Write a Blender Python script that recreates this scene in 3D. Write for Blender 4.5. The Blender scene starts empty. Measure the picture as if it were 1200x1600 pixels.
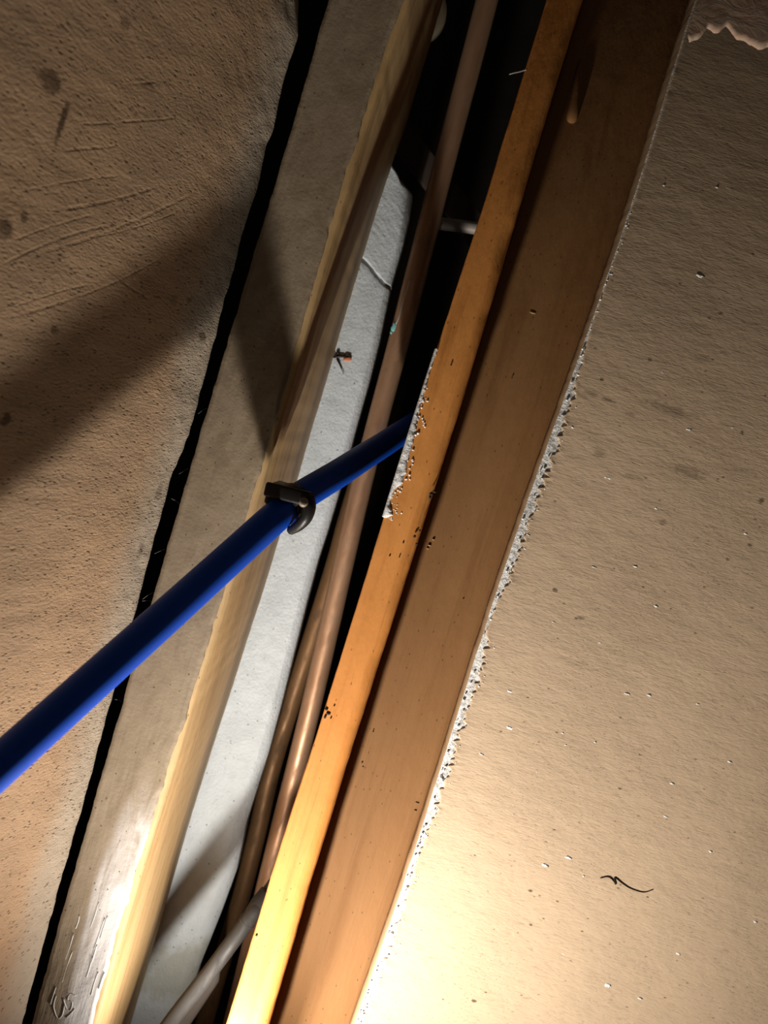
import bpy, bmesh, math, random
import numpy as np
from mathutils import Vector, Matrix, noise

random.seed(7)
scene = bpy.context.scene
H = 1.2                                   # height of the camera above the floor

# ------------------------------------------------------------------ camera
F = 1200.0                                # focal length in pixels of a 1200x1600 frame
_vp = np.array([-3700.0, -12040.0, -F])   # where the uprights run together, below the frame
_z = -_vp / np.linalg.norm(_vp)
_y = np.array([0, 0, -1.0]) - _z * np.dot(_z, [0, 0, -1.0]); _y /= np.linalg.norm(_y)
_x = np.cross(_y, _z)
R = np.stack([_x, _y, _z])                # world = R @ camera
CAM = np.array([0.0, -0.42, H])
cd = bpy.data.cameras.new('camera'); cam = bpy.data.objects.new('camera', cd)
scene.collection.objects.link(cam)
m4 = Matrix([[*R[0], CAM[0]], [*R[1], CAM[1]], [*R[2], CAM[2]], [0, 0, 0, 1]])
cam.matrix_world = m4
cd.sensor_fit = 'VERTICAL'; cd.sensor_height = 36; cd.sensor_width = 27; cd.lens = 27
cd.clip_start = 0.01
cd.dof.use_dof = True; cd.dof.focus_distance = 0.45; cd.dof.aperture_fstop = 10
scene.camera = cam

# ------------------------------------------------------------------ light
world = bpy.data.worlds.new('world'); scene.world = world
world.use_nodes = True
bg = world.node_tree.nodes['Background']
bg.inputs[0].default_value = (1.0, 0.88, 0.74, 1); bg.inputs[1].default_value = 0.034
LAMP = Vector((-0.010, -0.137, H - 0.42))     # a hand lamp held low, just below the frame: an upright row of LEDs and a narrow beam
def torch(name, energy, aim, angle, blend, size, dz=0.0):
    ld = bpy.data.lights.new(name, 'SPOT'); ld.energy = energy; ld.color = (1.0, 0.93, 0.84)
    ld.spot_size = math.radians(angle); ld.spot_blend = blend; ld.shadow_soft_size = size
    o = bpy.data.objects.new(name, ld); scene.collection.objects.link(o)
    o.location = LAMP + Vector((0, 0, dz)); o.rotation_euler = Vector(aim).to_track_quat('-Z', 'Y').to_euler()
    return o
for dz in (-.014, 0, .014):
    torch('lamp_led', 4.1, (.46, -.04, .89), 179, 1.0, .008, dz)
b_ = torch('bulb', 1.75, (-.10, .72, .68), 179, 1.0, .006)         # second small lamp lying by the batten, just out of frame
b_.location = (0.004, -.022, H - .402)
scene.view_settings.view_transform = 'Standard'
scene.view_settings.look = 'None'
scene.view_settings.exposure = 0.0
scene.view_settings.gamma = 1.0
scene.view_settings.use_curve_mapping = False

# ------------------------------------------------------------------ measuring helpers
def ray(u, v): return R @ np.array([u - 600, -(v - 800), -F]) / F
def at(u, v, Y):
    d = ray(u, v); return CAM + d * (Y - CAM[1]) / d[1]
def atd(u, v, dep): return CAM + ray(u, v) * dep
ZLO, ZHI = H - 0.46, H + 0.42             # the stretch of the uprights in view

class Edge:
    """x of a long edge as a function of height, from measured points; straight beyond them"""
    def __init__(s, pts, Y, deg=0):
        q = np.array([at(u, v, Y) for u, v in pts]); q = q[np.argsort(q[:, 2])]
        s.x, s.z = q[:, 0], q[:, 2]; s.deg = deg
        if deg: s.c = np.polyfit(s.z - H, s.x, deg)
    def __call__(s, z):
        zz = min(max(z, s.z[0]), s.z[-1])
        return float(np.polyval(s.c, zz - H)) if s.deg else float(np.interp(zz, s.z, s.x))

def nz(x, y, z, f=1.0): return noise.noise(Vector((x * f, y * f, z * f)))

# ------------------------------------------------------------------ object helpers
COL = scene.collection
def tag(o, label=None, cat=None, group=None, kind=None):
    if label: o['label'] = label
    if cat: o['category'] = cat
    if group: o['group'] = group
    if kind: o['kind'] = kind
    return o
def thing(name, loc, label, cat, group=None):
    o = bpy.data.objects.new(name, None); COL.objects.link(o); o.location = loc
    o.empty_display_size = 0.02
    return tag(o, label, cat, group)
def obj(name, bm, mats, parent=None, smooth=True):
    """link one bmesh (in world coordinates) as one mesh object"""
    off = Vector(parent.location) if parent else None
    if parent and parent.parent: off = off + Vector(parent.parent.location)
    bmesh.ops.recalc_face_normals(bm, faces=bm.faces)
    if off is not None: bmesh.ops.translate(bm, verts=bm.verts, vec=-off)
    me = bpy.data.meshes.new(name); bm.to_mesh(me); bm.free()
    for p in me.polygons: p.use_smooth = smooth
    for m in (mats if isinstance(mats, (list, tuple)) else [mats]): me.materials.append(m)
    o = bpy.data.objects.new(name, me); COL.objects.link(o)
    if parent: o.parent = parent
    return o

def loft(bm, rings, closed=True, caps=True, mat=None, uv=None):
    """rings: list of lists of points; mat(j) gives the material index of strip j"""
    vs = [[bm.verts.new(p) for p in r] for r in rings]
    n = len(vs[0])
    lay = bm.loops.layers.uv.verify() if uv else None
    for i in range(len(vs) - 1):
        for j in range(n if closed else n - 1):
            k = (j + 1) % n
            f = bm.faces.new((vs[i][j], vs[i][k], vs[i + 1][k], vs[i + 1][j]))
            if mat: f.material_index = mat(j)
            if uv:
                for l, (a, b) in zip(f.loops, ((i, j), (i, k), (i + 1, k), (i + 1, j))): l[lay].uv = uv[a][b]
    if caps and closed:
        bm.faces.new(vs[0][::-1]); bm.faces.new(vs[-1])
    return vs

def tube_rings(path, rad, seg=20):
    pts = [Vector(p) for p in path]; rings = []
    t0 = (pts[1] - pts[0]).normalized()
    a = t0.orthogonal().normalized()
    for i, p in enumerate(pts):
        t = (pts[min(i + 1, len(pts) - 1)] - pts[max(i - 1, 0)]).normalized()
        a = (a - t * a.dot(t)).normalized(); b = t.cross(a)
        r = rad[i] if isinstance(rad, (list, tuple)) else rad
        rings.append([p + (a * math.cos(2 * math.pi * k / seg) + b * math.sin(2 * math.pi * k / seg)) * r for k in range(seg)])
    return rings
def add_tube(bm, path, rad, seg=20): loft(bm, tube_rings(path, rad, seg))
def spline(pts, n):
    """smooth path through points (Catmull-Rom)"""
    P = [Vector(p) for p in pts]; P = [P[0] * 2 - P[1]] + P + [P[-1] * 2 - P[-2]]
    out = []
    for i in range(1, len(P) - 2):
        for k in range(n):
            t = k / n; a, b, c, d = P[i - 1], P[i], P[i + 1], P[i + 2]
            out.append(0.5 * ((2 * b) + (c - a) * t + (2 * a - 5 * b + 4 * c - d) * t * t + (3 * b - a - 3 * c + d) * t ** 3))
    out.append(P[-2]); return out
def add_blob(bm, c, r, sub=2, rough=0.0, seed=0.0, rot=None):
    """lumpy ellipsoid"""
    g = bmesh.ops.create_icosphere(bm, subdivisions=sub, radius=1.0)
    for v in g['verts']:
        d = v.co.normalized(); s = 1 + rough * noise.noise(d * 2.3 + Vector((seed, seed * .7, -seed)))
        p = Vector((d.x * r[0] * s, d.y * r[1] * s, d.z * r[2] * s))
        v.co = Vector(c) + (rot @ p if rot else p)
def add_box(bm, M, sx, sy, sz, bev=0.0):
    g = bmesh.ops.create_cube(bm, size=1.0)
    vs = g['verts']
    for v in vs: v.co = Vector((v.co.x * sx, v.co.y * sy, v.co.z * sz))
    if bev:
        es = list({e for v in vs for e in v.link_edges})
        r = bmesh.ops.bevel(bm, geom=es, offset=bev, segments=3, affect='EDGES', profile=.5)
        vs = list({v for f in r['faces'] for v in f.verts} | {v for v in vs if v.is_valid})
    for v in vs: v.co = M @ v.co
def frame(o, z, x):
    z = Vector(z).normalized(); x = Vector(x); x = (x - z * x.dot(z)).normalized(); y = z.cross(x)
    return Matrix([[x.x, y.x, z.x, o[0]], [x.y, y.y, z.y, o[1]], [x.z, y.z, z.z, o[2]], [0, 0, 0, 1]])

# ------------------------------------------------------------------ material helpers
class Mat:
    def __init__(s, name, rough=0.8, metallic=0.0, spec=0.3):
        s.m = bpy.data.materials.new(name); s.m.use_nodes = True
        s.nt = s.m.node_tree; s.b = s.nt.nodes['Principled BSDF']
        s.b.inputs['Roughness'].default_value = rough; s.b.inputs['Metallic'].default_value = metallic
        s.b.inputs['Specular IOR Level'].default_value = spec
        s.h = None
    def node(s, t, **kw):
        n = s.nt.nodes.new(t)
        for k, v in kw.items(): setattr(n, k, v)
        return n
    def put(s, sock, v):
        if isinstance(v, (int, float)):
            sock.default_value = v if sock.type == 'VALUE' else (v, v, v, 1)[:len(sock.default_value)]
        elif isinstance(v, (tuple, list)):
            sock.default_value = tuple(v) + ((1,) if len(sock.default_value) == 4 and len(v) == 3 else ())
        else: s.nt.links.new(v, sock)
    def coord(s, scale=(1, 1, 1), uv=False):
        t = s.node('ShaderNodeTexCoord'); m = s.node('ShaderNodeMapping')
        s.nt.links.new(t.outputs['UV' if uv else 'Object'], m.inputs[0]); m.inputs['Scale'].default_value = scale
        return m.outputs[0]
    def noise(s, vec, scale=1.0, detail=4, rough=.55, dist=0.0):
        n = s.node('ShaderNodeTexNoise'); s.put(n.inputs['Vector'], vec); n.inputs['Scale'].default_value = scale
        n.inputs['Detail'].default_value = detail; n.inputs['Roughness'].default_value = rough; n.inputs['Distortion'].default_value = dist
        return n.outputs[0]
    def voro(s, vec, scale=1.0, rnd=1.0, out=0):
        n = s.node('ShaderNodeTexVoronoi'); s.put(n.inputs['Vector'], vec); n.inputs['Scale'].default_value = scale
        n.inputs['Randomness'].default_value = rnd
        return n.outputs[out]
    def math(s, op, a, b=0.0, c=0.0):
        n = s.node('ShaderNodeMath', operation=op)
        for k, v in enumerate((a, b, c)): s.put(n.inputs[k], v)
        return n.outputs[0]
    def step(s, v, lo, hi, a=0.0, b=1.0):
        n = s.node('ShaderNodeMapRange', interpolation_type='SMOOTHSTEP')
        for k, x in enumerate((v, lo, hi, a, b)): s.put(n.inputs[k], x)
        return n.outputs[0]
    def mix(s, f, a, b, mode='MIX'):
        n = s.node('ShaderNodeMix', data_type='RGBA', blend_type=mode)
        s.put(n.inputs[0], f); s.put(n.inputs[6], a); s.put(n.inputs[7], b)
        return n.outputs[2]
    def sep(s, vec):
        n = s.node('ShaderNodeSeparateXYZ'); s.put(n.inputs[0], vec); return n.outputs
    def color(s, c): s.put(s.b.inputs['Base Color'], c)
    def rough(s, r): s.put(s.b.inputs['Roughness'], r)
    def bump(s, h, strength=.5, dist=.001):
        n = s.node('ShaderNodeBump'); n.inputs['Strength'].default_value = strength; n.inputs['Distance'].default_value = dist
        s.put(n.inputs['Height'], h)
        if s.h: s.nt.links.new(s.h, n.inputs['Normal'])
        s.h = n.outputs[0]; s.nt.links.new(s.h, s.b.inputs['Normal'])
    def spot(s, X, Z, cx, cz, rx, rz, wob):
        """soft irregular blotch of its own shape at (cx, cz)"""
        a = s.math('DIVIDE', s.math('SUBTRACT', X, cx), rx); b = s.math('DIVIDE', s.math('SUBTRACT', Z, cz), rz)
        d = s.math('SQRT', s.math('ADD', s.math('MULTIPLY', a, a), s.math('MULTIPLY', b, b)))
        d = s.math('ADD', d, s.math('MULTIPLY', s.math('SUBTRACT', wob, .5), 2.6))
        return s.step(d, 0.35, 1.1, 1.0, 0.0)
    def groove(s, X, Z, x0, z0, x1, z1, bow, w, wob):
        """thin scratch from (x0,z0) to (x1,z1) with a bow, in metres"""
        t = s.math('DIVIDE', s.math('SUBTRACT', X, x0), x1 - x0)
        c = s.math('MULTIPLY', s.math('MULTIPLY', t, s.math('SUBTRACT', 1.0, t)), 4 * bow)
        zc = s.math('ADD', s.math('MULTIPLY_ADD', t, z1 - z0, z0), c)
        d = s.math('ABSOLUTE', s.math('SUBTRACT', Z, zc))
        g = s.step(d, w * .3, w, 1.0, 0.0)
        e = s.math('MULTIPLY', s.step(t, -.02, .12), s.step(t, .85, 1.02, 1, 0))
        return s.math('MULTIPLY', s.math('MULTIPLY', g, e), s.step(wob, .32, .6))

def wood(name, c0, c1, c2, grain=1.0, rough=.75, spec=.3):
    """sawn timber: long grain along z, streaks, pores and a few resin flecks"""
    M = Mat(name, rough, spec=spec)
    g = M.noise(M.coord((170 * grain, 170 * grain, 5)), 1, 5, .6, .4)
    w = M.noise(M.coord((45 * grain, 45 * grain, 2.2)), 1, 3, .5, .8)
    fine = M.noise(M.coord((900, 900, 40)), 1, 3, .6)
    c = M.mix(M.step(w, .3, .7), c0, c1)
    c = M.mix(M.math('MULTIPLY', M.step(g, .48, .75), .65), c, c2)
    c = M.mix(M.math('MULTIPLY', M.step(fine, .55, .8), .35), c, c2)
    sp = M.voro(M.coord((260, 260, 130)), 1)
    c = M.mix(M.math('MULTIPLY', M.step(sp, .06, .13, 1, 0), .6), c, tuple(x * .25 for x in c2))
    M.color(c)
    M.bump(M.math('ADD', M.math('MULTIPLY', g, .5), M.math('MULTIPLY', fine, .5)), .35, .0006)
    M.bump(M.noise(M.coord((140, 140, 60)), 1, 4), .25, .0015)
    return M

# ================================================================== the setting
M_floor = Mat('dusty_concrete', .9)
M_floor.color(M_floor.mix(M_floor.noise(M_floor.coord((9, 9, 9))), (.10, .085, .07), (.17, .15, .12)))
bm = bmesh.new(); add_box(bm, Matrix.Translation((0.0, .1, -.03)), 1.6, 1.6, .06, .004)
tag(obj('floor', bm, M_floor.m, smooth=False), kind='structure')

M_void = Mat('shade_black_masonry', .95, spec=.1)
M_void.color(M_void.mix(M_void.noise(M_void.coord((30, 30, 30))), (.010, .008, .006), (.022, .017, .014)))  # the void's deep shade is put into this near-black colour
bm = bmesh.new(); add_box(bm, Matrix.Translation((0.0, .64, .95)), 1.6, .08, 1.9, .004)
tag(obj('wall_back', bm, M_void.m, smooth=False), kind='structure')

# ---- left wall: plastered, turned towards the camera, its edge stops short of the stud
TH = 1.17; WY = 0.003
GAP_L = Edge([(472, 0), (470, 60), (447, 135), (432, 210), (420, 240), (400, 320), (354, 480), (328, 580), (301, 680), (276, 740), (248, 840),
              (222, 940), (188, 1060), (168, 1140), (150, 1200), (130, 1280), (95, 1400), (67, 1500), (40, 1600)], WY)
WD = np.array([-math.cos(TH), -math.sin(TH)])
WX0 = float(np.mean(GAP_L.x))
def wall_sz(u, v):
    """picture point -> (distance from the wall's free edge, height) on the left wall"""
    d = ray(u, v); n = np.array([math.sin(TH), -math.cos(TH), 0]); q = np.array([WX0, WY, H])
    p = CAM + d * ((q - CAM) @ n) / (d @ n)
    return float((p - q)[:2] @ WD), float(p[2] - H)
def wall_point(s, z, up=0.0):
    nrm = np.array([math.sin(TH), -math.cos(TH)])      # towards the room
    xe = GAP_L(z) if s < .05 else WX0
    xe = xe + (WX0 - xe) * min(1, max(0, s / .05))
    p = np.array([xe, WY]) + WD * s + nrm * up
    return (p[0], p[1], z)
M = Mat('rough_plaster', .88, spec=.25)
uv = M.coord(uv=True); X, Z, _ = M.sep(uv)
big = M.noise(M.coord((14, 9, 1), True), 1, 3, .5)
mid = M.noise(M.coord((60, 110, 1), True), 1, 4, .6, .6)
grit = M.noise(M.coord((330, 700, 1), True), 1, 3, .65)
fine = M.noise(M.coord((900, 1500, 1), True), 1, 2, .6)
wob = M.noise(M.coord((160, 160, 1), True), 1, 4, .65)
c = M.mix(M.step(big, .35, .68), (.40, .262, .155), (.335, .225, .138))
c = M.mix(M.math('MULTIPLY', M.step(mid, .5, .75), .35), c, (.24, .155, .09))
# grey cement smear running along the free edge
edge = M.math('ADD', X, M.math('MULTIPLY', M.math('SUBTRACT', big, .5), .035))
c = M.mix(M.math('MULTIPLY', M.step(edge, .012, .036, 1, 0), .85), c, (.36, .30, .23))
pits = M.voro(M.coord((260, 520, 1), True), 1)
pit = M.math('MULTIPLY', M.step(pits, .14, .32, 1, 0), M.step(wob, .40, .58))
c = M.mix(M.math('MULTIPLY', pit, .75), c, (.09, .055, .03))
for (u, v, ru, rv, k) in [(82, 128, .0085, .0045, .8), (97, 190, .002, .010, .9), (8, 352, .005, .005, .85), (10, 655, .003, .004, .8), (86, 515, .003, .002, .7),
                          (38, 340, .002, .003, .7), (232, 130, .004, .0015, .6), (315, 525, .0035, .003, .7), (295, 470, .003, .0025, .6), (95, 400, .003, .003, .3),
                          (250, 770, .003, .006, .5), (222, 860, .003, .006, .45), (195, 35, .003, .003, .5), (270, 470, .004, .003, .35)]:
    s_, z_ = wall_sz(u, v)
    c = M.mix(M.math('MULTIPLY', M.spot(X, Z, s_, z_, ru, rv, wob), k), c, (.07, .042, .022))
gr = None
for (a, b, bow, w) in [((0, 497), (255, 402), -.004, .0011), ((60, 395), (305, 300), -.003, .0013), ((0, 415), (190, 350), .003, .0010), ((85, 328), (265, 285), -.002, .0011),
                       ((100, 235), (185, 228), 0, .0009), ((120, 195), (275, 185), 0, .0008), ((20, 480), (140, 445), .001, .0008), ((10, 380), (150, 335), .001, .0008),
                       ((190, 440), (235, 470), 0, .0009), ((130, 372), (280, 330), -.002, .0007), ((30, 300), (190, 275), .001, .0007), ((190, 132), (245, 128), 0, .0008)]:
    p, q = wall_sz(*a), wall_sz(*b)
    g = M.groove(X, Z, p[0], p[1], q[0], q[1], bow, w, wob)
    gr = g if gr is None else M.math('MAXIMUM', gr, g)
gr = M.math('MULTIPLY', gr, .5)
c = M.mix(M.math('MULTIPLY', gr, .45), c, (.15, .095, .055))
M.color(c)
M.bump(M.math('SUBTRACT', M.math('MULTIPLY', grit, 1.0), M.math('ADD', M.math('MULTIPLY', pit, .5), gr)), .75, .0008)
M.bump(fine, .5, .0005); M.bump(mid, .2, .001)
M_wall = M
bm = bmesh.new(); lay = bm.loops.layers.uv.verify()
ss = [0] + [.0012 * 1.0 + .0016 * i for i in range(28)] + [.047 + .0042 * i for i in range(1, 72)]
zs = [-.02 * 0, .4] + list(np.arange(ZLO, ZHI + .001, .0022)) + [1.75]
rows = []; uvs = []
for z in zs:
    r = []; q = []
    for s in ss:
        h = .0007 * nz(s * 38, z * 50, 1.7) + .0004 * nz(s * 150, z * 190, 5.1)
        if s < .02: h += .0004 * nz(s * 200, z * 180, 9.3)
        h -= .0035 * math.exp(-s / .0016)              # the arris is worn round
        zz = z
        ragged = (.0009 * nz(z * 55, 2.2, .4) + .0004 * nz(z * 190, 7.2, .4)) if s < .004 else 0
        r.append(wall_point(max(0, s) + ragged, zz, h)); q.append((s, z - H))
    rows.append(r); uvs.append(q)
vs = [[bm.verts.new(p) for p in r] for r in rows]
bk = [[bm.verts.new(wall_point(s, z, -.013)) for s in (ss[0], ss[-1])] for z in zs]
def quad(a, b, c_, d, uq=None):
    f = bm.faces.new((a, b, c_, d))
    if uq:
        for l, t in zip(f.loops, uq): l[lay].uv = t
for i in range(len(zs) - 1):
    for j in range(len(ss) - 1):
        quad(vs[i][j], vs[i + 1][j], vs[i + 1][j + 1], vs[i][j + 1], (uvs[i][j], uvs[i + 1][j], uvs[i + 1][j + 1], uvs[i][j + 1]))
    quad(vs[i][0], bk[i][0], bk[i + 1][0], vs[i + 1][0]); quad(vs[i][-1], vs[i + 1][-1], bk[i + 1][1], bk[i][1])
    quad(bk[i][0], bk[i][1], bk[i + 1][1], bk[i + 1][0])
for i in (0, -1): bm.faces.new(vs[i] + [bk[i][1], bk[i][0]])
tag(obj('wall_left', bm, M.m), kind='structure')

# ================================================================== uprights
def upright(left, right, Y, depth, bl=.0015, br=.0015, wob=.0004, lump=.0003, seed=0.0, nx=9, z0=0.0, z1=1.75, mats=None, dz=.003, bow=0.0):
    """sawn member between two measured edges: bevelled, slightly wavy; returns a bmesh"""
    bm = bmesh.new(); rings = []; Y0 = Y
    for z in [z0, .5] + list(np.arange(ZLO, ZHI, dz)) + [z1]:
        xl = left(z) + wob * nz(z * 28, seed, 1.1) + wob * .6 * nz(z * 140, seed, 3.1)
        xr = right(z) + wob * nz(z * 24, seed, 6.1) + wob * .6 * nz(z * 120, seed, 8.1)
        l_ = bl * (1 + .4 * nz(z * 40, seed, 12.)); r_ = br * (1 + .4 * nz(z * 33, seed, 15.))
        Y = Y0 + bow * min(.3, max(0, z - H - .02)) ** 2       # backward bend added so the top catches less lamp light
        k_ = (Y + .42) / (Y0 + .42); xl *= k_; xr *= k_
        r = [(xl, Y + depth, z), (xl, Y + depth * .5, z), (xl, Y + l_, z), (xl + .3 * l_, Y + .3 * l_, z)]
        for k in range(nx + 1):
            x = xl + l_ + (xr - r_ - xl - l_) * k / nx
            r.append((x, Y + lump * nz(x * 90, z * 22, seed) + .3 * lump * nz(x * 300, z * 60, seed), z))
        r += [(xr - .3 * r_, Y + .3 * r_, z), (xr, Y + r_, z), (xr + lump * nz(seed, z * 22, 4), Y + depth * .35, z), (xr + lump * nz(seed, z * 25, 6), Y + depth * .7, z), (xr, Y + depth, z)]
        rings.append(r)
    loft(bm, rings, mat=mats)
    return bm

# ---- left stud: rough timber, its face skimmed with grey paint
TL = Edge([(511, 0), (496, 60), (473, 135), (452, 210), (440, 240), (422, 320), (370, 480), (337, 601), (316, 640), (301, 725), (292, 740), (264, 840), (240, 940), (200, 1060),
           (176, 1140), (160, 1200), (138, 1280), (103, 1400), (77, 1500), (48, 1600)], 0, 5)
TR = Edge([(638, 0), (600, 133), (587, 143), (560, 240), (543, 290), (520, 373), (500, 433), (483, 530), (450, 612), (425, 690), (353, 960), (300, 1117), (277, 1183), (253, 1250),
           (233, 1327), (213, 1393), (190, 1473), (153, 1593)], 0, 4)
M_raw = wood('raw_timber', (.58, .395, .195), (.50, .32, .14), (.30, .165, .06), 1.0, .6)
M = Mat('grey_skim', .8, spec=.15)
X, Y_, Z = M.sep(M.coord())
a = M.noise(M.coord((30, 30, 5)), 1, 4, .6, .5); b_ = M.noise(M.coord((70, 70, 26)), 1, 4, .6, 1.0); g = M.noise(M.coord((420, 420, 420)), 1, 3, .6)
st = M.noise(M.coord((360, 360, 22)), 1, 3, .6, .3)
c = M.mix(M.step(a, .35, .65), (.33, .258, .178), (.28, .215, .147))
c = M.mix(M.math('MULTIPLY', M.step(b_, .5, .7), .45), c, (.22, .165, .105))
# lilac-white brushed paint low on the face, whitened further to stand in for lamp light
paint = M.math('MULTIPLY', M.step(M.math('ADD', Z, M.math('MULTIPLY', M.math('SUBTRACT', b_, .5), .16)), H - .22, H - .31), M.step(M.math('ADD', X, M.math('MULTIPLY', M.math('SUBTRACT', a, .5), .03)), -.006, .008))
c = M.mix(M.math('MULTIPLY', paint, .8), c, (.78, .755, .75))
c = M.mix(M.math('MULTIPLY', M.step(st, .6, .78), .3), c, (.20, .15, .10))
pits = M.voro(M.coord((180, 180, 150)), 1)
c = M.mix(M.math('MULTIPLY', M.step(pits, .05, .12, 1, 0), .7), c, (.06, .04, .02))
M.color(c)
M.bump(g, .4, .0005); M.bump(st, .45, .0006); M.bump(b_, .3, .001)
M_skim = M
stud = thing('timber_stud', (-.092, .07, 0), 'timber stud with grey skimmed face and bare yellowish side, left of the pale strip', 'stud')
TRi = lambda z: TR(z) - .0003
obj('timber', upright(lambda z: TL(z) + .0015, TR, .0012, .145, .001, .0035, seed=2.0), M_raw.m, stud)
bm = bmesh.new(); rings = []
for z in list(np.arange(ZLO - .02, ZHI + .02, .002)):
    xl = TL(z) + .0006 * nz(z * 60, 1, 1) + .0004 * nz(z * 210, 1, 4); xr = TR(z) - .0032 + .0012 * nz(z * 45, 5, 1) + .0008 * nz(z * 190, 5, 5)
    r = [(xl, .05, z), (xl, .0018, z)]
    for k in range(17):
        x = xl + .0006 + (xr - xl - .0012) * k / 16
        r.append((x, .0002 - .0004 * nz(x * 60, z * 30, 2.2) - .00035 * nz(x * 260, z * 90, 3.3), z))
    r += [(xr, .0016, z), (xr - .001, .003, z), (xl + .0014, .003, z), (xl + .0014, .05, z)]
    rings.append(r)
loft(bm, rings)
tag(obj('paint_skim', bm, M_skim.m, stud), 'grey-tan skim coat with brushed whitish paint towards the bottom, brightened in place of lamp light')
# raised paint scrawl at the foot of the face
bm = bmesh.new()
for pts in [[(88, 1555), (84, 1572), (90, 1590), (97, 1586), (101, 1570)], [(99, 1560), (104, 1575), (110, 1578), (113, 1566), (106, 1562), (110, 1552), (118, 1556)], [(104, 1590), (110, 1584), (117, 1576)]]:
    add_tube(bm, spline([at(u, v, .0002) for u, v in pts], 5), .00045, 8)
for k in range(16):
    u0 = random.uniform(75, 175); v0 = random.uniform(1440, 1590); n = random.uniform(18, 50)
    if u0 > 200 - (v0 - 1400) * .31 or u0 < 125 - (v0 - 1400) * .28: continue
    add_tube(bm, spline([at(u0 + (.31 * n * t) + random.uniform(-1, 1), v0 - n * t, .0002) for t in (0, .5, 1)], 4), .0004, 6)
M_ridge = Mat('dried_paint', .45, spec=.5); M_ridge.color((.46, .43, .40))
tag(obj('paint_ridges', bm, M_ridge.m, stud), kind='stuff')

# ---- orange batten
OY = 0.0
OL = Edge([(855, 0), (817, 112), (800, 185), (787, 225), (772, 277), (750, 335), (733, 383), (707, 460), (688, 530), (684, 545), (669, 592), (654, 635), (641, 672), (626, 717), (615, 762),
           (603, 807), (577, 875), (555, 950), (529, 1040), (511, 1100), (477, 1200), (460, 1260), (447, 1300), (427, 1353), (400, 1443), (380, 1517), (353, 1600)], OY, 7)
OR = Edge([(911, 0), (877, 112), (847, 206), (825, 300), (795, 375), (772, 450), (750, 525), (748, 556), (731, 624), (705, 685), (675, 770), (652, 856), (626, 931), (600, 1025), (570, 1100),
           (542, 1200), (513, 1300), (480, 1400), (450, 1500), (423, 1600)], OY, 5)
M_or = wood('orange_pine', (.69, .285, .072), (.60, .232, .052), (.34, .115, .02), .9, .65, .18)
bat = thing('timber_batten', (.012, .02, 0), 'narrow orange timber batten with white plaster crust on its left edge', 'batten')
obj('batten', upright(OL, OR, OY, .04, .0008, .0055, seed=9.0, lump=.0004, bow=.45), M_or.m, bat)
M_white = Mat('white_plaster', .9, spec=.2)
M_white.color(M_white.mix(M_white.noise(M_white.coord((200, 200, 200))), (.90, .90, .89), (.76, .76, .755)))
M_white.bump(M_white.noise(M_white.coord((700, 700, 700)), 1, 4, .65), .9, .0010)
# plaster crust: ragged outline measured along the edge
crust = [(545, 684, 687), (560, 680, 683), (578, 676, 678), (592, 670, 673), (605, 667, 671), (625, 662, 667), (640, 655, 659), (660, 648, 655), (675, 642, 652), (695, 633, 645), (718, 627, 639),
         (730, 624, 639), (735, 623, 640), (742, 621, 634), (752, 618, 634), (763, 616, 622), (775, 613, 617), (790, 608, 614), (798, 606, 618), (802, 604, 621), (806, 603, 613), (810, 602, 607)]
bm = bmesh.new(); rings = []
vv = np.arange(545, 810, 1.3)
for v in vv:
    a = np.interp(v, [q[0] for q in crust], [q[1] for q in crust]); b = np.interp(v, [q[0] for q in crust], [q[2] for q in crust]) + 2.0 * nz(v * .14, 3, 3) + 1.2 * nz(v * .33, 7, 3)
    pl = at(a, v, OY); zc = pl[2]; xl = OL(zc) - .0004; w = max(.0006, (b - a) * .42 / F * .95)
    t = .0007 + .0008 * (1 + nz(v * .08, 4, 8)) * min(1, w / .003)
    r = [(xl - .0003, OY + .005 + .002 * nz(v * .1, 1, 1), zc), (xl - .0006, OY + .001, zc), (xl, OY - t * .8, zc)]
    for k in range(1, 6):
        x = xl + w * k / 6; r.append((x, OY - t * (1 - (k / 6) ** 3) - .00018 * nz(x * 500, zc * 250, 2), zc))
    r += [(xl + w, OY + .0006, zc), (xl + .001, OY + .003, zc)]
    rings.append(r)
loft(bm, rings)
for k in range(70):
    v = random.uniform(600, 815); b = np.interp(v, [q[0] for q in crust], [q[2] for q in crust]); p = at(b + random.uniform(-6, 2 + (5 if v > 715 else 1)), v, OY)
    s = random.uniform(.0003, .0008); add_blob(bm, (max(p[0], OL(p[2])), OY, p[2]), (s, s * .8, s), 1, .5, k)
for (u, v) in [(660, 653), (661, 658), (663, 661), (664, 667), (662, 664)]:
    p = at(u, v, OY); add_blob(bm, p, (.0005, .0004, .0007), 1, .4, u)
tag(obj('plaster_crust', bm, M_white.m, bat), 'white crumbly plaster crust along the left edge', kind='stuff')
M_dark = Mat('dark_debris', .8); M_dark.color((.02, .014, .01))
def chip(bm, u, v, Y, su, sv, seed):
    add_blob(bm, at(u, v, Y), (su, .0004, sv), 1, .5, seed)
bm = bmesh.new()
for (u, v, a, b) in [(674, 772, .0013, .0012), (679, 768, .0012, .0007), (672, 777, .0008, .0013), (648, 838, .0008, .001), (651, 850, .0008, .0007), (656, 829, .0006, .0008), (630, 848, .0005, .0004),
                     (510, 1108, .0011, .0010), (513, 1115, .0014, .0008), (508, 1120, .0007, .0014), (522, 1103, .0005, .0004), (609, 868, .0005, .0005), (517, 1122, .0005, .0006), (401, 1461, .0007, .0009),
                     (705, 570, .0005, .0006), (624, 870, .0004, .0007)]:
    chip(bm, u, v, OY - .0002, a, b, u)
tag(obj('dirt_chips', bm, M_dark.m, bat), kind='stuff')

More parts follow.
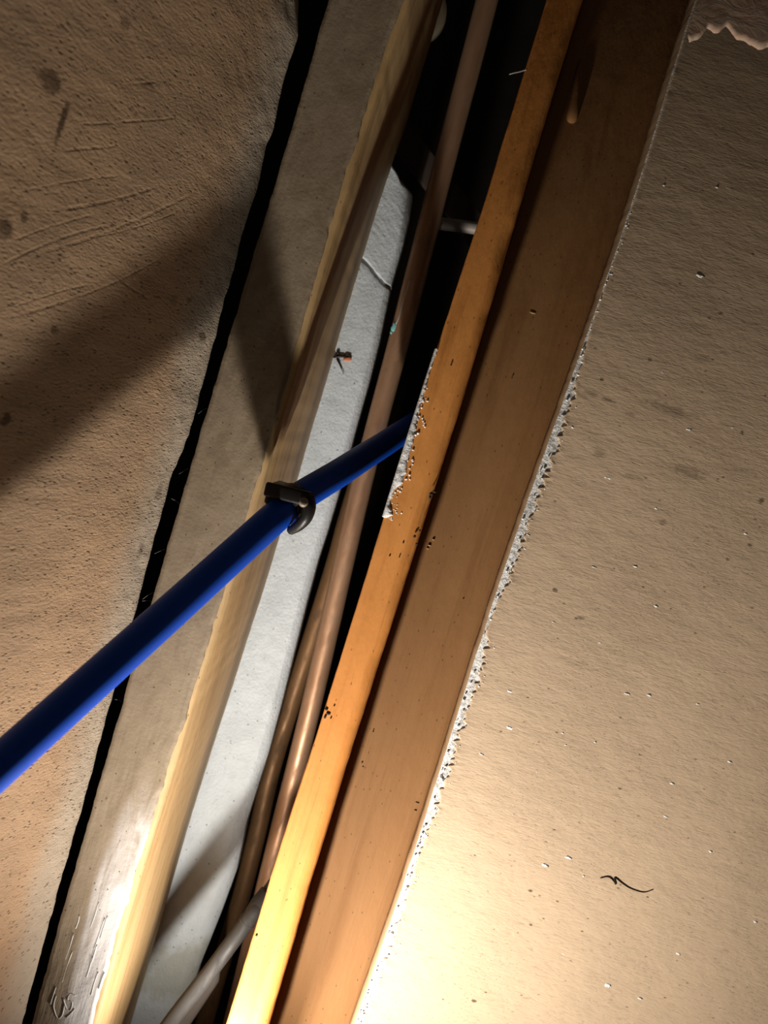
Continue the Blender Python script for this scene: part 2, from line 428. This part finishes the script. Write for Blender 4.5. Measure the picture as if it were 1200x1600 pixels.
# ---- brown stud set back behind the batten, carrying the plasterboard
BY = 0.0370
BRp = [(1084, 0), (1065, 56), (1046, 112), (1024, 187), (1001, 262), (975, 337), (949, 431), (915, 503), (882, 594), (842, 700), (800, 833), (767, 937), (737, 1037), (715, 1097), (689, 1172),
       (659, 1270), (625, 1375), (599, 1465), (565, 1562), (552, 1600)]
M_br = wood('brown_timber', (.232, .116, .0445), (.19, .09, .0315), (.14, .06, .018), .55, .7, .15)
BL = lambda z: OR(z) + .0012
BRR = Edge([(u + 5, v) for u, v in BRp], .03, 3)
st2 = thing('timber_stud', (.05, .07, 0), 'broad brown timber stud between the orange batten and the plasterboard', 'stud')
obj('timber', upright(BL, lambda z: BRR(z) + .0005, BY, .09, .002, .002, seed=21., lump=.0003, nx=14, bow=.45), M_br.m, st2)
# rounded peg near the top and small chips
bm = bmesh.new()
p0, p1 = at(906, 95, BY + .0235), at(893, 192, BY + .0145)
add_tube(bm, spline([p0, (p0 + p1) / 2 + np.array([.0006, -.0003, 0]), p1 - (p1 - p0) * .14 + np.array([0, .0006, 0]), p1 + np.array([0, .0042, 0])], 5), [.0012, .0018, .0022, .0025, .0027, .0029, .0030, .0031, .0032, .0033, .0034, .0034, .0033, .0029, .0022, .0010], 14)
tag(obj('peg', bm, M_br.m, st2), 'dark rounded peg by the left edge near the top')
bm = bmesh.new()
for (u, v, a, b) in [(671, 852, .0012, .0005), (668, 857, .0009, .0004), (677, 843, .0009, .0004)]: add_blob(bm, at(u, v, BY - .0004), (a, .0006, b), 1, .4, u)
for (u, v, a, b) in [(832, 489, .0022, .0003)]: add_blob(bm, at(u, v, BY + .0022), (a, .0002, b), 1, .4, u)
tag(obj('wood_splinters', bm, M_raw.m, st2), kind='stuff')
bm = bmesh.new()
for (u, v, a, b) in [(566, 1191, .0006, .0008), (584, 1140, .0004, .0006), (652, 1254, .0016, .0003), (649, 1266, .0010, .0004), (724, 935, .0005, .0008), (583, 1143, .0005, .0005), (567, 1198, .0005, .0004), (800, 590, .0004, .0006)]:
    chip(bm, u, v, BY - .0001, a, b, u)
tag(obj('dirt_chips', bm, M_dark.m, st2), kind='stuff')

# ---- plasterboard on the right
PY = .0173; PT = .0187
PLp = [(1088, 0), (1070, 56), (1051, 112), (1030, 187), (1007, 262), (981, 337), (955, 431), (921, 503), (894, 596), (850, 708), (811, 825), (779, 921), (749, 1014), (715, 1124), (685, 1210),
       (666, 1274), (626, 1397), (588, 1510), (556, 1597)]
PL = Edge(PLp, PY, 6)
def bow(z): return .45 * min(.3, max(0, z - H - .02)) ** 2        # the sheet shares the stud's added bend, which dims its top
def kb(z): return (PY + bow(z) + .42) / (PY + .42)
def on_panel(u, v):
    p = at(u, v, PY)
    for _ in range(3): p = at(u, v, PY + bow(p[2]))
    return p
PR = .40
board = thing('plasterboard_panel', (.22, PY + PT / 2, 0), 'large tan plasterboard sheet with flaking white cut edge, on the right', 'plasterboard')
M_gyp = Mat('gypsum_core', .95, spec=.15)
n1 = M_gyp.noise(M_gyp.coord((420, 420, 420)), 1, 4, .7)
M_gyp.color(M_gyp.mix(M_gyp.step(n1, .35, .6), (.42, .40, .37), (.78, .78, .76)))
M_gyp.bump(n1, .9, .0012)
M_edge = Mat('edge_paper', .8); M_edge.color(M_edge.mix(M_edge.noise(M_edge.coord((200, 200, 40))), (.42, .28, .15), (.33, .21, .11)))
bm = bmesh.new(); rings = []
for z in [.0, .5] + list(np.arange(ZLO, ZHI, .0025)) + [1.75]:
    xl = PL(z) + .0004 * nz(z * 60, 3, 2) + .0003 * nz(z * 300, 3, 6)
    r = [(xl - .0004, PY + PT, z), (xl - .0006, PY + PT * .5, z), (xl - .0003, PY + .0011, z), (xl + .0003, PY + .0006 + .0002 * nz(z * 500, 1, 1), z)]
    for k in range(1, 7): r.append((xl + .014 * k / 6, PY + .0006 + .0003 * nz(k * 3.1, z * 400, 4), z))
    r += [(PR, PY + .0005, z), (PR, PY + PT, z)]
    rings.append([(x * kb(z), y + bow(z), z) for x, y, z in r])
loft(bm, rings, mat=lambda j: 1 if j in (0, 1, 11) else 0)
tag(obj('gypsum_core', bm, [M_gyp.m, M_edge.m], board), 'white crumbly core showing along the cut edge')
M = Mat('grey_brown_paper', .78, spec=.3)
X, Z, _ = M.sep(M.coord(uv=True))
big = M.noise(M.coord((9, 7, 1), True), 1, 3, .5)
fib = M.noise(M.coord((150, 620, 1), True), 1, 4, .62, .7); fib2 = M.noise(M.coord((330, 1500, 1), True), 1, 3, .6)
wob = M.noise(M.coord((140, 220, 1), True), 1, 4, .65)
c = M.mix(M.step(big, .3, .7), (.57, .42, .28), (.51, .375, .25))
c = M.mix(M.math('MULTIPLY', M.step(fib, .52, .8), .55), c, (.27, .185, .11))
c = M.mix(M.math('MULTIPLY', M.step(fib2, .6, .8), .35), c, (.55, .45, .33))
def rot(v, a):
    n = M.node('ShaderNodeMapping'); M.nt.links.new(v, n.inputs[0]); n.inputs['Rotation'].default_value = (0, 0, a); return n.outputs[0]
sp = M.voro(M.coord((120, 230, 1), True), 1)
c = M.mix(M.math('MULTIPLY', M.math('MULTIPLY', M.step(sp, .07, .16, 1, 0), M.step(wob, .47, .6)), .8), c, (.10, .06, .03))
sp3 = M.voro(M.coord((330, 560, 1), True), 1)
c = M.mix(M.math('MULTIPLY', M.math('MULTIPLY', M.step(sp3, .10, .22, 1, 0), M.step(big, .42, .6)), .5), c, (.15, .09, .05))
for (u, v, ru, rv, k) in [(1045, 640, .016, .004, .4), (1075, 735, .012, .004, .35), (935, 708, .005, .003, .35), (1035, 817, .004, .002, .45), (950, 625, .006, .0012, .75), (925, 615, .005, .0015, .5), (906, 965, .003, .0012, .6),
                          (1190, 783, .002, .002, .8), (1160, 676, .0017, .0016, .8), (1172, 852, .002, .0012, .8), (867, 921, .0018, .0013, .8), (940, 593, .0014, .0012, .8), (1108, 497, .0018, .0012, .7), (1126, 489, .0018, .0012, .7),
                          (829, 1392, .0019, .0011, .9), (829, 1445, .0018, .0011, .9), (741, 1564, .0018, .0010, .9), (957, 438, .0018, .0012, .8), (870, 1144, .0016, .0009, .8), (857, 1076, .0012, .0009, .8), (968, 1232, .0017, .0010, .8),
                          (900, 966, .0014, .0011, .8), (1137, 874, .0016, .0010, .7), (1015, 562, .0013, .0010, .7), (1175, 950, .002, .0010, .6), (984, 648, .004, .0015, .3), (1100, 560, .006, .002, .25), (990, 745, .007, .002, .3)]:
    p = on_panel(u, v); c = M.mix(M.math('MULTIPLY', M.spot(X, Z, float(p[0]), float(p[2] - H), ru, rv, wob), k), c, (.095, .058, .03))
M.color(c)
M.bump(M.math('ADD', M.math('MULTIPLY', fib, .7), M.math('MULTIPLY', fib2, .4)), .45, .0007)
M.bump(M.noise(M.coord((45, 75, 1), True), 1, 3), .3, .002)
M_paper = M
# the face paper: torn back from the cut edge by a ragged, patchy width
def tear(z):
    v = np.interp(z, PL.z, sorted([q[1] for q in PLp], reverse=True))
    w = np.interp(v, [0, 500, 545, 590, 640, 760, 790, 860, 905, 950, 985, 1010, 1060, 1110, 1130, 1190, 1260, 1330, 1400, 1480, 1600],
                  [.4, .8, 4, 7, 13, 14, 12, 13, 11, 4, 3, 12, 15, 11, 12, 13, 12, 8, 10, 14, 10])
    w *= 1.0 + .75 * nz(z * 160, 11, 1) + .8 * nz(z * 520, 11, 3)
    return max(.0004, w * .43 / F)
bm = bmesh.new(); lay = bm.loops.layers.uv.verify()
zs = [.0, .5] + list(np.arange(ZLO, ZHI, .001)) + [1.75]
xs_ = [0, .0006, .0016, .004, .01, .02] ; rows = []
for z in zs:
    x0 = PL(z) + tear(z); r = []
    for k, dx in enumerate(xs_):
        t = [.0, .0004, .0002, 0, 0, 0][k]
        r.append((x0 + dx, PY - t * (.6 + nz(z * 200, 2, 2)) - .0001, z))
    for k in range(1, 15): 
        x = x0 + .02 + (PR - x0 - .02) * k / 14; r.append((x, PY - .0001 - .0004 * nz(x * 20, z * 20, 3), z))
    rows.append([(x * kb(z), y + bow(z), z) for x, y, z in [(x0 + .0001, PY + .0012, z)] + r])
vs = [[bm.verts.new(p) for p in r] for r in rows]
for i in range(len(vs) - 1):
    for j in range(len(vs[0]) - 1):
        f = bm.faces.new((vs[i][j], vs[i][j + 1], vs[i + 1][j + 1], vs[i + 1][j]))
        for l in f.loops: l[lay].uv = (l.vert.co.x, l.vert.co.z - H)
tag(obj('face_paper', bm, M_paper.m, board), 'tan face paper with dark specks, torn along its left border')
# white flecks stuck to the paper
bm = bmesh.new()
for (u, v, a, b) in [(937, 1004, .0030, .0014), (797, 1137, .0026, .0011), (797, 1080, .0022, .0008), (752, 1178, .0020, .0007), (840, 1207, .0014, .0012), (888, 1340, .0024, .0010), (852, 1352, .0026, .0010),
                     (1050, 1224, .0016, .0007), (1076, 671, .002, .001), (1093, 431, .003, .001), (1037, 290, .001, .0008), (879, 1145, .001, .0006), (820, 857, .0012, .0006), (950, 747, .003, .0006), (1025, 794, .0012, .0009),
                     (915, 1000, .0012, .0006), (1144, 668, .0012, .0007), (980, 1084, .0025, .0007), (884, 1164, .001, .0005), (826, 1185, .0009, .0006), (930, 1160, .0009, .0006), (950, 1540, .0022, .0015), (1035, 582, .0022, .0006),
                     (928, 886, .0022, .0005), (992, 885, .0016, .0005), (1025, 947, .0014, .0007), (865, 972, .0018, .0005), (912, 1369, .0009, .0006), (1165, 834, .0014, .0006), (1120, 293, .001, .0006), (1014, 1086, .0018, .0009),
                     (1040, 1276, .002, .0006), (1110, 1330, .0016, .0008), (1060, 1490, .002, .0009), (1000, 1560, .0016, .0007), (880, 1490, .0012, .0006), (1140, 1190, .002, .0007), (1090, 1100, .0016, .0006), (1180, 1440, .002, .0008)]:
    p = on_panel(u, v); add_blob(bm, (p[0], p[1], p[2]), (a * .8, .00032, b * .8), 2, .7, u * .37)
for k in range(150):
    z = random.uniform(H - .35, H + .16); w = tear(z)
    add_blob(bm, ((PL(z) + random.uniform(0, w * 1.5 + .001)) * kb(z), PY + bow(z), z), (random.uniform(.0003, .001), .0005, random.uniform(.0003, .0008)), 1, .6, k)
tag(obj('plaster_flecks', bm, M_white.m, board), 'white flecks and crumbs', kind='stuff')
# curled dark fibres
for pts in [[(938, 1372), (950, 1370), (958, 1376), (962, 1382), (960, 1371), (972, 1380), (985, 1388), (1005, 1394), (1020, 1390)]]:
    bm = bmesh.new(); add_tube(bm, spline([at(u, v, PY - .0004) for u, v in pts], 5), .00028, 6)
    tag(obj('dark_fibre', bm, M_dark.m, board), 'thin dark fibre')
# ragged pinkish smear at the top right
M_pink = Mat('pinkish_plaster', .9); nn = M_pink.noise(M_pink.coord((60, 60, 90)), 1, 4, .6, .8)
M_pink.color(M_pink.mix(M_pink.step(nn, .35, .65), (.74, .48, .34), (.66, .50, .37))); M_pink.bump(nn, .5, .0012)
bm = bmesh.new(); lo = [(1064, 55), (1078, 66), (1092, 60), (1104, 46), (1120, 54), (1135, 40), (1150, 62), (1165, 66), (1185, 78), (1215, 70), (1260, 84)]
rows = []
for u in np.arange(1064, 1262, 2.5):
    v0 = np.interp(u, [q[0] for q in lo], [q[1] for q in lo]) + 5 * nz(u * .06, 1, 2) + 2 * nz(u * .18, 1, 7)
    r = []
    for k in range(13):
        t = k / 12; p = on_panel(u + 26 * t, v0 - (v0 + 75) * t)
        x = max(p[0], PL(p[2]) * kb(p[2]) + .001)
        h = .0009 * min(1, t * 2.0) * (1 - max(0, t - .8) * 4.8) * (.8 + .4 * nz(x * 70, p[2] * 70, 4)) 
        r.append((x, p[1] - .0001 - h, p[2]))
    rows.append([(r[0][0], r[0][1] + .0012, r[0][2])] + r + [(r[-1][0], r[-1][1] + .004, r[-1][2])])
loft(bm, rows)
tag(obj('plaster_smear', bm, M_pink.m, board), 'ragged pinkish smear at the top')

# ================================================================== inside the gap
# ---- pale grey strip behind the left stud, chipped top end, cracked across
SY = .152; ST = .022
SR = Edge([(638, 290), (645, 300), (640, 333), (630, 377), (611, 443), (593, 530), (577, 594), (559, 657), (529, 770), (511, 830), (495, 879), (476, 950), (450, 1055), (439, 1100), (417, 1183),
           (398, 1243), (382, 1293), (367, 1367), (343, 1433), (327, 1473), (308, 1520), (285, 1600)], SY)
M = Mat('pale_cement', .62, spec=.45)
a = M.noise(M.coord((60, 60, 40)), 1, 4, .6); g = M.noise(M.coord((520, 520, 420)), 1, 3, .65); g2 = M.noise(M.coord((230, 230, 200)), 1, 3, .6)
c = M.mix(M.step(a, .35, .7), (.61, .665, .70), (.54, .59, .62))
pk = M.voro(M.coord((210, 210, 170)), 1)
c = M.mix(M.math('MULTIPLY', M.math('MULTIPLY', M.step(pk, .08, .17, 1, 0), M.step(g2, .45, .6)), .8), c, (.13, .12, .11))
X, Y_, Z = M.sep(M.coord())
st_ = M.spot(X, Z, float(at(290, 1530, SY)[0]) - (-.09), float(at(290, 1530, SY)[2]), .05, .035, a)
c = M.mix(M.math('MULTIPLY', st_, .5), c, (.27, .25, .15))
M.color(c); M.bump(g, .65, .0008); M.bump(g2, .4, .0010)
M_slab = M
slab = thing('cement_strip', (-.09, SY + ST / 2, 0), 'pale grey cement strip with chipped top end and a diagonal crack', 'cement strip')
def slab_piece(zb, zt, nzr, seed):
    """zb, zt: lower and upper outline as functions of c (0 left .. 1 right)"""
    bm = bmesh.new(); nx = 18; rows = []
    cs = [i / nx for i in range(nx + 1)]
    for i in range(nzr + 1):
        r = []
        for cc in cs:
            z = zb(cc) + (zt(cc) - zb(cc)) * i / nzr
            xr = SR(z) + .0004 * nz(z * 120, seed, 2) + .0004 * nz(z * 400, seed, 5); xl = -.100
            ch = np.interp(z, [H - .38, H - .2, H + .15], [.011, .0065, .0042])
            x = xl + (xr - ch - xl) * cc
            y = SY - .0004 * nz(x * 90, z * 90, seed) - .0004 * nz(x * 320, z * 320, seed)
            e = min(i, nzr - i)
            if e < 1: y += .0008
            r.append((x, y, z))
        z = r[-1][2]; xr = SR(z); ch = np.interp(z, [H - .38, H - .2, H + .15], [.011, .0065, .0042])
        r += [(xr - ch * .8, SY + .0006, z), (xr - ch * .4, SY + .0030 + .0005 * nz(z * 160, 3, seed), z), (xr - .0004, SY + .0058, z), (xr, SY + .008, z), (xr, SY + ST, z), (-.100, SY + ST, z)]
        rows.append(r)
    loft(bm, rows)
    return bm
def outline(pts, Y, jag, seed):
    q = sorted([tuple(at(u, v, Y)) for u, v in pts]); X_ = [p[0] for p in q]; Z_ = [p[2] for p in q]; x0, x1 = -.100, X_[-1]
    return lambda c: float(np.interp(x0 + (x1 - x0) * c, X_, Z_)) + jag * nz(c * 23, seed, 1) + jag * .6 * nz(c * 61, seed, 4)
topline = outline([(560, 210), (600, 235), (618, 252), (627, 263), (638, 276), (640, 286), (647, 297)], SY, .0006, 3)
crack = outline([(540, 385), (568, 398), (576, 408), (588, 418), (594, 428), (603, 435), (612, 446)], SY, .0005, 8)
obj('strip_piece', slab_piece(lambda c: .0, lambda c: crack(c) - .0003, 360, 2.0), M_slab.m, slab)
obj('strip_piece', slab_piece(lambda c: crack(c) + .0003, topline, 70, 5.0), M_slab.m, slab)

# ---- copper pipes
def copper(name, c0, c1, c2, met=.55, rough=.42):
    M = Mat(name, rough, met, .4)
    a = M.noise(M.coord((70, 70, 9)), 1, 4, .6, .6); b = M.noise(M.coord((160, 160, 60)), 1, 4, .6)
    c = M.mix(M.step(a, .35, .65), c0, c1); c = M.mix(M.math('MULTIPLY', M.step(b, .5, .72), .6), c, c2)
    M.color(c); M.rough(M.step(b, .3, .7, rough - .07, rough + .2)); M.bump(b, .15, .0006)
    return M
M_cu = copper('tarnished_copper', (.50, .30, .18), (.42, .24, .14), (.30, .20, .14))
M_cu2 = copper('old_copper', (.30, .16, .07), (.23, .12, .05), (.11, .07, .045), .4, .5)
M_gp = copper('dull_grey_pipe', (.05, .045, .04), (.04, .036, .032), (.028, .025, .022), .1, .62)
CY = .157
cp = thing('copper_pipe', (-.02, CY, 0), 'tarnished copper pipe with a turquoise drip, standing in the dark gap', 'pipe')
q0, q1 = at(770, -60, CY), at(400, 1425, CY)
mid_ = [at(u, v, CY) for u, v in [(743 + 18, 0), (700, 233), (624, 530), (567, 750), (487, 1100), (437, 1300)]]
top = np.array([mid_[0][0] + (mid_[0][0] - mid_[2][0]) * 1.2, CY, 1.75])
run = [top] + mid_ + [at(400, 1450, CY), at(330, 1740, CY)]
bm = bmesh.new(); add_tube(bm, spline(run, 6), .0079, 28)
obj('pipe', bm, M_cu.m, cp)
M_verd = Mat('verdigris', .7); M_verd.color(M_verd.mix(M_verd.noise(M_verd.coord((500, 500, 500))), (.14, .50, .50), (.28, .60, .58)))
bm = bmesh.new()
def on_pipe(u, v): 
    p = at(u, v, CY); c0 = at(624, 530, CY); c1 = at(567, 750, CY); xc = np.interp(p[2], [c1[2], c0[2]], [c1[0], c0[0]]) if p[2] < c0[2] else c0[0] + (p[2] - c0[2]) * (c0[0] - c1[0]) / (c0[2] - c1[2])
    dx = max(-.0076, min(.0076, p[0] - xc)); return np.array([p[0], CY - math.sqrt(max(0, .0079 ** 2 - dx * dx)), p[2]])
add_blob(bm, on_pipe(617, 513), (.0022, .0006, .0034), 3, .5, 2.)
add_blob(bm, on_pipe(612, 521), (.0012, .0005, .0012), 2, .5, 5.)
tag(obj('verdigris_drop', bm, M_verd.m, cp), 'turquoise verdigris drip')
bm = bmesh.new(); M_lime = Mat('lime_streak', .7); M_lime.color((.42, .40, .38))
add_tube(bm, spline([on_pipe(u, v) for u, v in [(641, 440), (636, 455), (629, 478), (624, 497), (619, 508)]], 5), .0006, 6)
tag(obj('lime_streak', bm, M_lime.m, cp), 'pale drip streak')

C2 = .205
cp2 = thing('copper_pipe', (-.06, C2, 0), 'darker copper pipe running behind and left of the brighter one', 'pipe')
r2 = [at(u, v, C2) for u, v in [(655, 420), (595, 640), (546, 800), (521, 890), (455, 1100), (425, 1200), (402, 1300), (377, 1400), (330, 1560)]]
r2 = r2 + [r2[-1] + (r2[-1] - r2[-3]) * k for k in (1, 3)]
bm = bmesh.new(); add_tube(bm, spline(r2, 6), .0078, 28)
obj('pipe', bm, M_cu2.m, cp2)

# ---- grey pipe slanting across the foot of the gap, a flat bar along it, and a thin crossbar
GY = .062
sp_ = thing('slanting_pipe', tuple(at(300, 1552, GY)), 'dull grey pipe slanting across the foot of the gap to behind the orange batten', 'pipe')
bm = bmesh.new(); add_tube(bm, spline([at(452, 1352, GY + .022), at(415, 1402, GY + .012), at(392, 1432, GY + .004), at(330, 1516, GY), at(262, 1604, GY), at(205, 1690, GY), at(165, 1750, GY)], 6), .0054, 24)
obj('pipe', bm, M_gp.m, sp_)
bm = bmesh.new(); add_tube(bm, spline([at(420, 1394, GY + .0135), at(404, 1416, GY + .008), at(392, 1432, GY + .004), at(386, 1440, GY + .0036)], 5), [.0060 + .0006 * math.sin(i * .42) for i in range(16)], 24)
obj('collar', bm, M_gp.m, sp_)
M_bar = Mat('dull_metal', .55, .2); M_bar.color(M_bar.mix(M_bar.noise(M_bar.coord((60, 60, 60))), (.42, .375, .335), (.32, .28, .25)))
by = .128
a0, a1, b0, b1 = at(345, 1504, by), at(341, 1536, by), at(195, 1700, by), at(232, 1700, by)
bm = bmesh.new(); rings = []
for t in np.linspace(0, 1, 14):
    l = a0 + (b0 - a0) * t; r = a1 + (b1 - a1) * t
    dy = np.array([0, .004, 0]); b_ = np.array([0, .0008, 0]); m = (l + r) / 2
    rings.append([l + b_, l * .85 + r * .15, m - b_ * .5, r * .85 + l * .15, r + b_, r + dy, l + dy])
loft(bm, rings)
bar = obj('flat_bar', bm, M_bar.m); tag(bar, 'dull grey flat bar slanting just under the grey pipe at the bottom', 'bar')
ry = .21
bm = bmesh.new(); add_tube(bm, spline([at(660, 346, ry), at(700, 351, ry), at(745, 357, ry), at(860, 378, ry)], 5), .0048, 14)
tag(obj('cross_rod', bm, M_bar.m), 'dim thin rod crossing the dark gap behind the copper pipe', 'rod')
# slanting dark lath above the strip's chipped end
ly = .235
M_dk = wood('dark_lath', (.06, .04, .03), (.05, .033, .025), (.03, .02, .015), 1.0, .85)
p, q = at(560, 130, ly), at(790, 420, ly); d = q - p
bm = bmesh.new(); add_box(bm, frame((p + q) / 2, d, (0, 1, 0)), .008, .022, float(np.linalg.norm(d)), .001)
tag(obj('lath', bm, M_dk.m), 'dark lath slanting behind the chipped end of the pale strip', 'lath')

# ---- cream round cap peeking past the stud
M_cream = Mat('cream_plastic', .5, spec=.4); M_cream.color((.78, .70, .50))
kc = at(652, 17, .172)
bm = bmesh.new(); prof = [(.0, -.0035), (.014, -.0035), (.0185, -.0030), (.0208, -.0018), (.0215, 0), (.0215, .006), (.0, .006)]
rings = [[(kc[0] + r * math.cos(a), kc[1] + y, kc[2] + r * math.sin(a)) for r, y in prof[1:6]] for a in np.linspace(0, 2 * math.pi, 49)[:-1]]
vsr = [[bm.verts.new(p) for p in r] for r in rings]
for i in range(48):
    for j in range(4): bm.faces.new((vsr[i][j], vsr[i][j + 1], vsr[(i + 1) % 48][j + 1], vsr[(i + 1) % 48][j]))
bm.faces.new([r[0] for r in vsr]); bm.faces.new([r[-1] for r in vsr][::-1])
tag(obj('round_cap', bm, M_cream.m), 'cream round cap peeking out behind the left stud at the top', 'cap')

# ================================================================== blue pipe and its clip
DIA = .0172
pd = [(0, 1196, .311), (100, 1106, .331), (200, 1016, .353), (300, 926, .378), (375, 858, .397), (430, 808, .413), (465, 779, .430), (525, 742, .463), (570, 713, .498), (600, 694, .524), (640, 668, .558), (700, 630, .63)]
path = [atd(u, v, d) for u, v, d in pd]
d = path[0] - path[1]
path = [path[0] + d * k for k in (3.2, 2.2, 1.1)] + path
bp = thing('water_pipe', tuple(path[8]), 'blue plastic water pipe slanting across the gap in a black clip', 'pipe')
M_blue = Mat('blue_plastic', .5, spec=.22)
bn = M_blue.noise(M_blue.coord((90, 90, 90)), 1, 4)
M_blue.color(M_blue.mix(bn, (.003, .058, .44), (.004, .066, .49)))
M_blue.bump(M_blue.noise(M_blue.coord((500, 500, 500))), .06, .0004)
bm = bmesh.new(); add_tube(bm, spline(path, 8), DIA / 2, 36)
obj('pipe', bm, M_blue.m, bp)

ax0, ax1 = atd(442, 797, .4165), atd(466, 778, .4265)
ctr = (ax0 + ax1) / 2; axis = (ax1 - ax0) / np.linalg.norm(ax1 - ax0)
tocam = CAM - ctr; tocam = tocam / np.linalg.norm(tocam)
fr = frame(ctr, axis, tocam)                # local z along the pipe, local x towards the camera, y = z cross x
clip = thing('pipe_clip', tuple(ctr), 'black pipe clip holding the blue pipe at the left stud', 'pipe clip')
M_blk = Mat('black_plastic', .42, spec=.28); M_blk.color((.012, .011, .010))
M_blk.bump(M_blk.noise(M_blk.coord((300, 300, 300))), .25, .0008)
def ringpts(r, a, z): return fr @ Vector((r * math.cos(a), r * math.sin(a), z))
bm = bmesh.new(); rings = []
A0, A1 = math.radians(-118), math.radians(128); hw = .0056
for i in range(41):
    a = A0 + (A1 - A0) * i / 40
    ro = .0112 + .0006 * math.cos(3 * a); w = hw * (1 - .25 * max(0, (i - 30) / 10)) * (1 - .15 * max(0, (10 - i) / 10))
    rings.append([ringpts(.0083, a, -w), ringpts(ro - .0008, a, -w), ringpts(ro, a, -w + .0008), ringpts(ro, a, w - .0008), ringpts(ro - .0008, a, w), ringpts(.0083, a, w)])
loft(bm, rings)
obj('saddle', bm, M_blk.m, clip)
# top bar across the clip, boss with a screw, and the foot that sits on the stud
l0, l1 = atd(417, 764, .411), atd(487, 781, .405)
bm = bmesh.new()
Mb = frame((l0 + l1) / 2, l1 - l0, (CAM - l0)); add_box(bm, Mb, .0085, .0078, float(np.linalg.norm(l1 - l0)), .0014)
obj('top_bar', bm, M_blk.m, clip)
bc = atd(476, 790, .404); ft = atd(448, 790, .405)
bm = bmesh.new()
hook = spline([atd(u, v, d) for u, v, d in [(470, 778, .4065), (480, 781, .4045), (483, 793, .4035), (478, 809, .4045), (466, 822, .409), (454, 829, .414)]], 6)
nh = len(hook); add_tube(bm, hook, [.0041 * (1 - .42 * (k / nh) ** 1.5) for k in range(nh)], 12)
obj('hook', bm, M_blk.m, clip)
bm = bmesh.new()
f0 = atd(440, 776, .416); add_box(bm, frame(f0 + np.array([-.002, .010, 0]), (0, 1, 0), (1, 0, 0)), .012, .012, .030, .002)
obj('foot', bm, M_blk.m, clip)
M_scr = Mat('dull_screw', .6, .4); M_scr.color((.26, .21, .165))
sc = atd(475, 784, .3985); bm = bmesh.new(); Ms = frame(sc, CAM - sc + np.array([.03, 0, .12]), (0, 0, 1))
prof = [(.0001, .0006), (.0012, .00055), (.0020, .0003), (.0023, .0), (.0023, -.003)]
rings = [[Ms @ Vector((r * math.cos(a), r * math.sin(a), h)) for a in np.linspace(0, 2 * math.pi, 19)[:-1]] for r, h in prof]
loft(bm, rings)
obj('screw', bm, M_scr.m, clip)

# ================================================================== small things
M_in1 = Mat('insect_dark', .4); M_in1.color((.018, .010, .007))
M_in2 = Mat('insect_orange', .5); M_in2.color((.60, .22, .12))
IY = .1522
ic = at(531, 559, IY)
ins = thing('insect', tuple(ic), 'tiny dark insect with an orange tail end on the left border of the pale strip', 'insect')
bm = bmesh.new(); add_tube(bm, spline([at(521, 558, IY), at(527, 557, IY - .001), at(536, 557, IY - .0012), at(546, 557, IY - .001)], 5), [.0003 + .0007 * math.sin(math.pi * min(1, i / 15 + .12)) ** .8 for i in range(16)], 10)
obj('thorax', bm, M_in1.m, ins)
bm = bmesh.new(); add_blob(bm, at(543, 561, IY - .001), (.0030, .0013, .0019), 3, .15, 1, Matrix.Rotation(-.4, 3, 'Y'))
obj('abdomen', bm, M_in2.m, ins)
bm = bmesh.new(); add_blob(bm, at(528, 551, IY - .001), (.0014, .001, .001), 2, .15, 2)
obj('head', bm, M_in1.m, ins)
for pts in [[(526, 560), (530, 568), (533, 575), (537, 584)], [(524, 556), (520, 550), (517, 552)], [(536, 558), (541, 554), (548, 556)]]:
    bm = bmesh.new(); add_tube(bm, spline([at(u, v, IY - .0012) for u, v in pts], 4), [.00055] * 5 + [.0004] * 4 + [.00025] * 4 if len(pts) == 4 else .0004, 7)
    obj('leg', bm, M_in1.m, ins)

M_web = Mat('cobweb', .6); M_web.color((.25, .23, .20))
bm = bmesh.new(); add_tube(bm, spline([at(796, 116, .02), at(803, 114, .018), at(812, 112, .012), at(822, 109, .004)], 5), .00035, 6)
tag(obj('cobweb_thread', bm, M_web.m), 'short pale cobweb thread on the left edge of the orange batten near the top', 'cobweb')
bm = bmesh.new()
random.seed(5)
for k in range(9):
    v = random.uniform(640, 1120); t = (v - 640) / 480
    ul = np.interp(v, [640, 840, 940, 1060, 1140], [312, 248, 222, 188, 168]); ur = np.interp(v, [640, 840, 940, 1060, 1140], [325, 264, 240, 200, 176])
    p, q = at(ul, v, .006), at(ur, v + random.uniform(-14, 14), .006)
    add_tube(bm, spline([p, (p + q) / 2 + np.array([0, random.uniform(0, .003), random.uniform(-.001, .001)]), q], 4), .00011, 5)
tag(obj('cobweb', bm, M_web.m), 'fine dusty cobweb strands stretched across the narrow dark gap by the left wall', 'cobweb', kind='stuff')
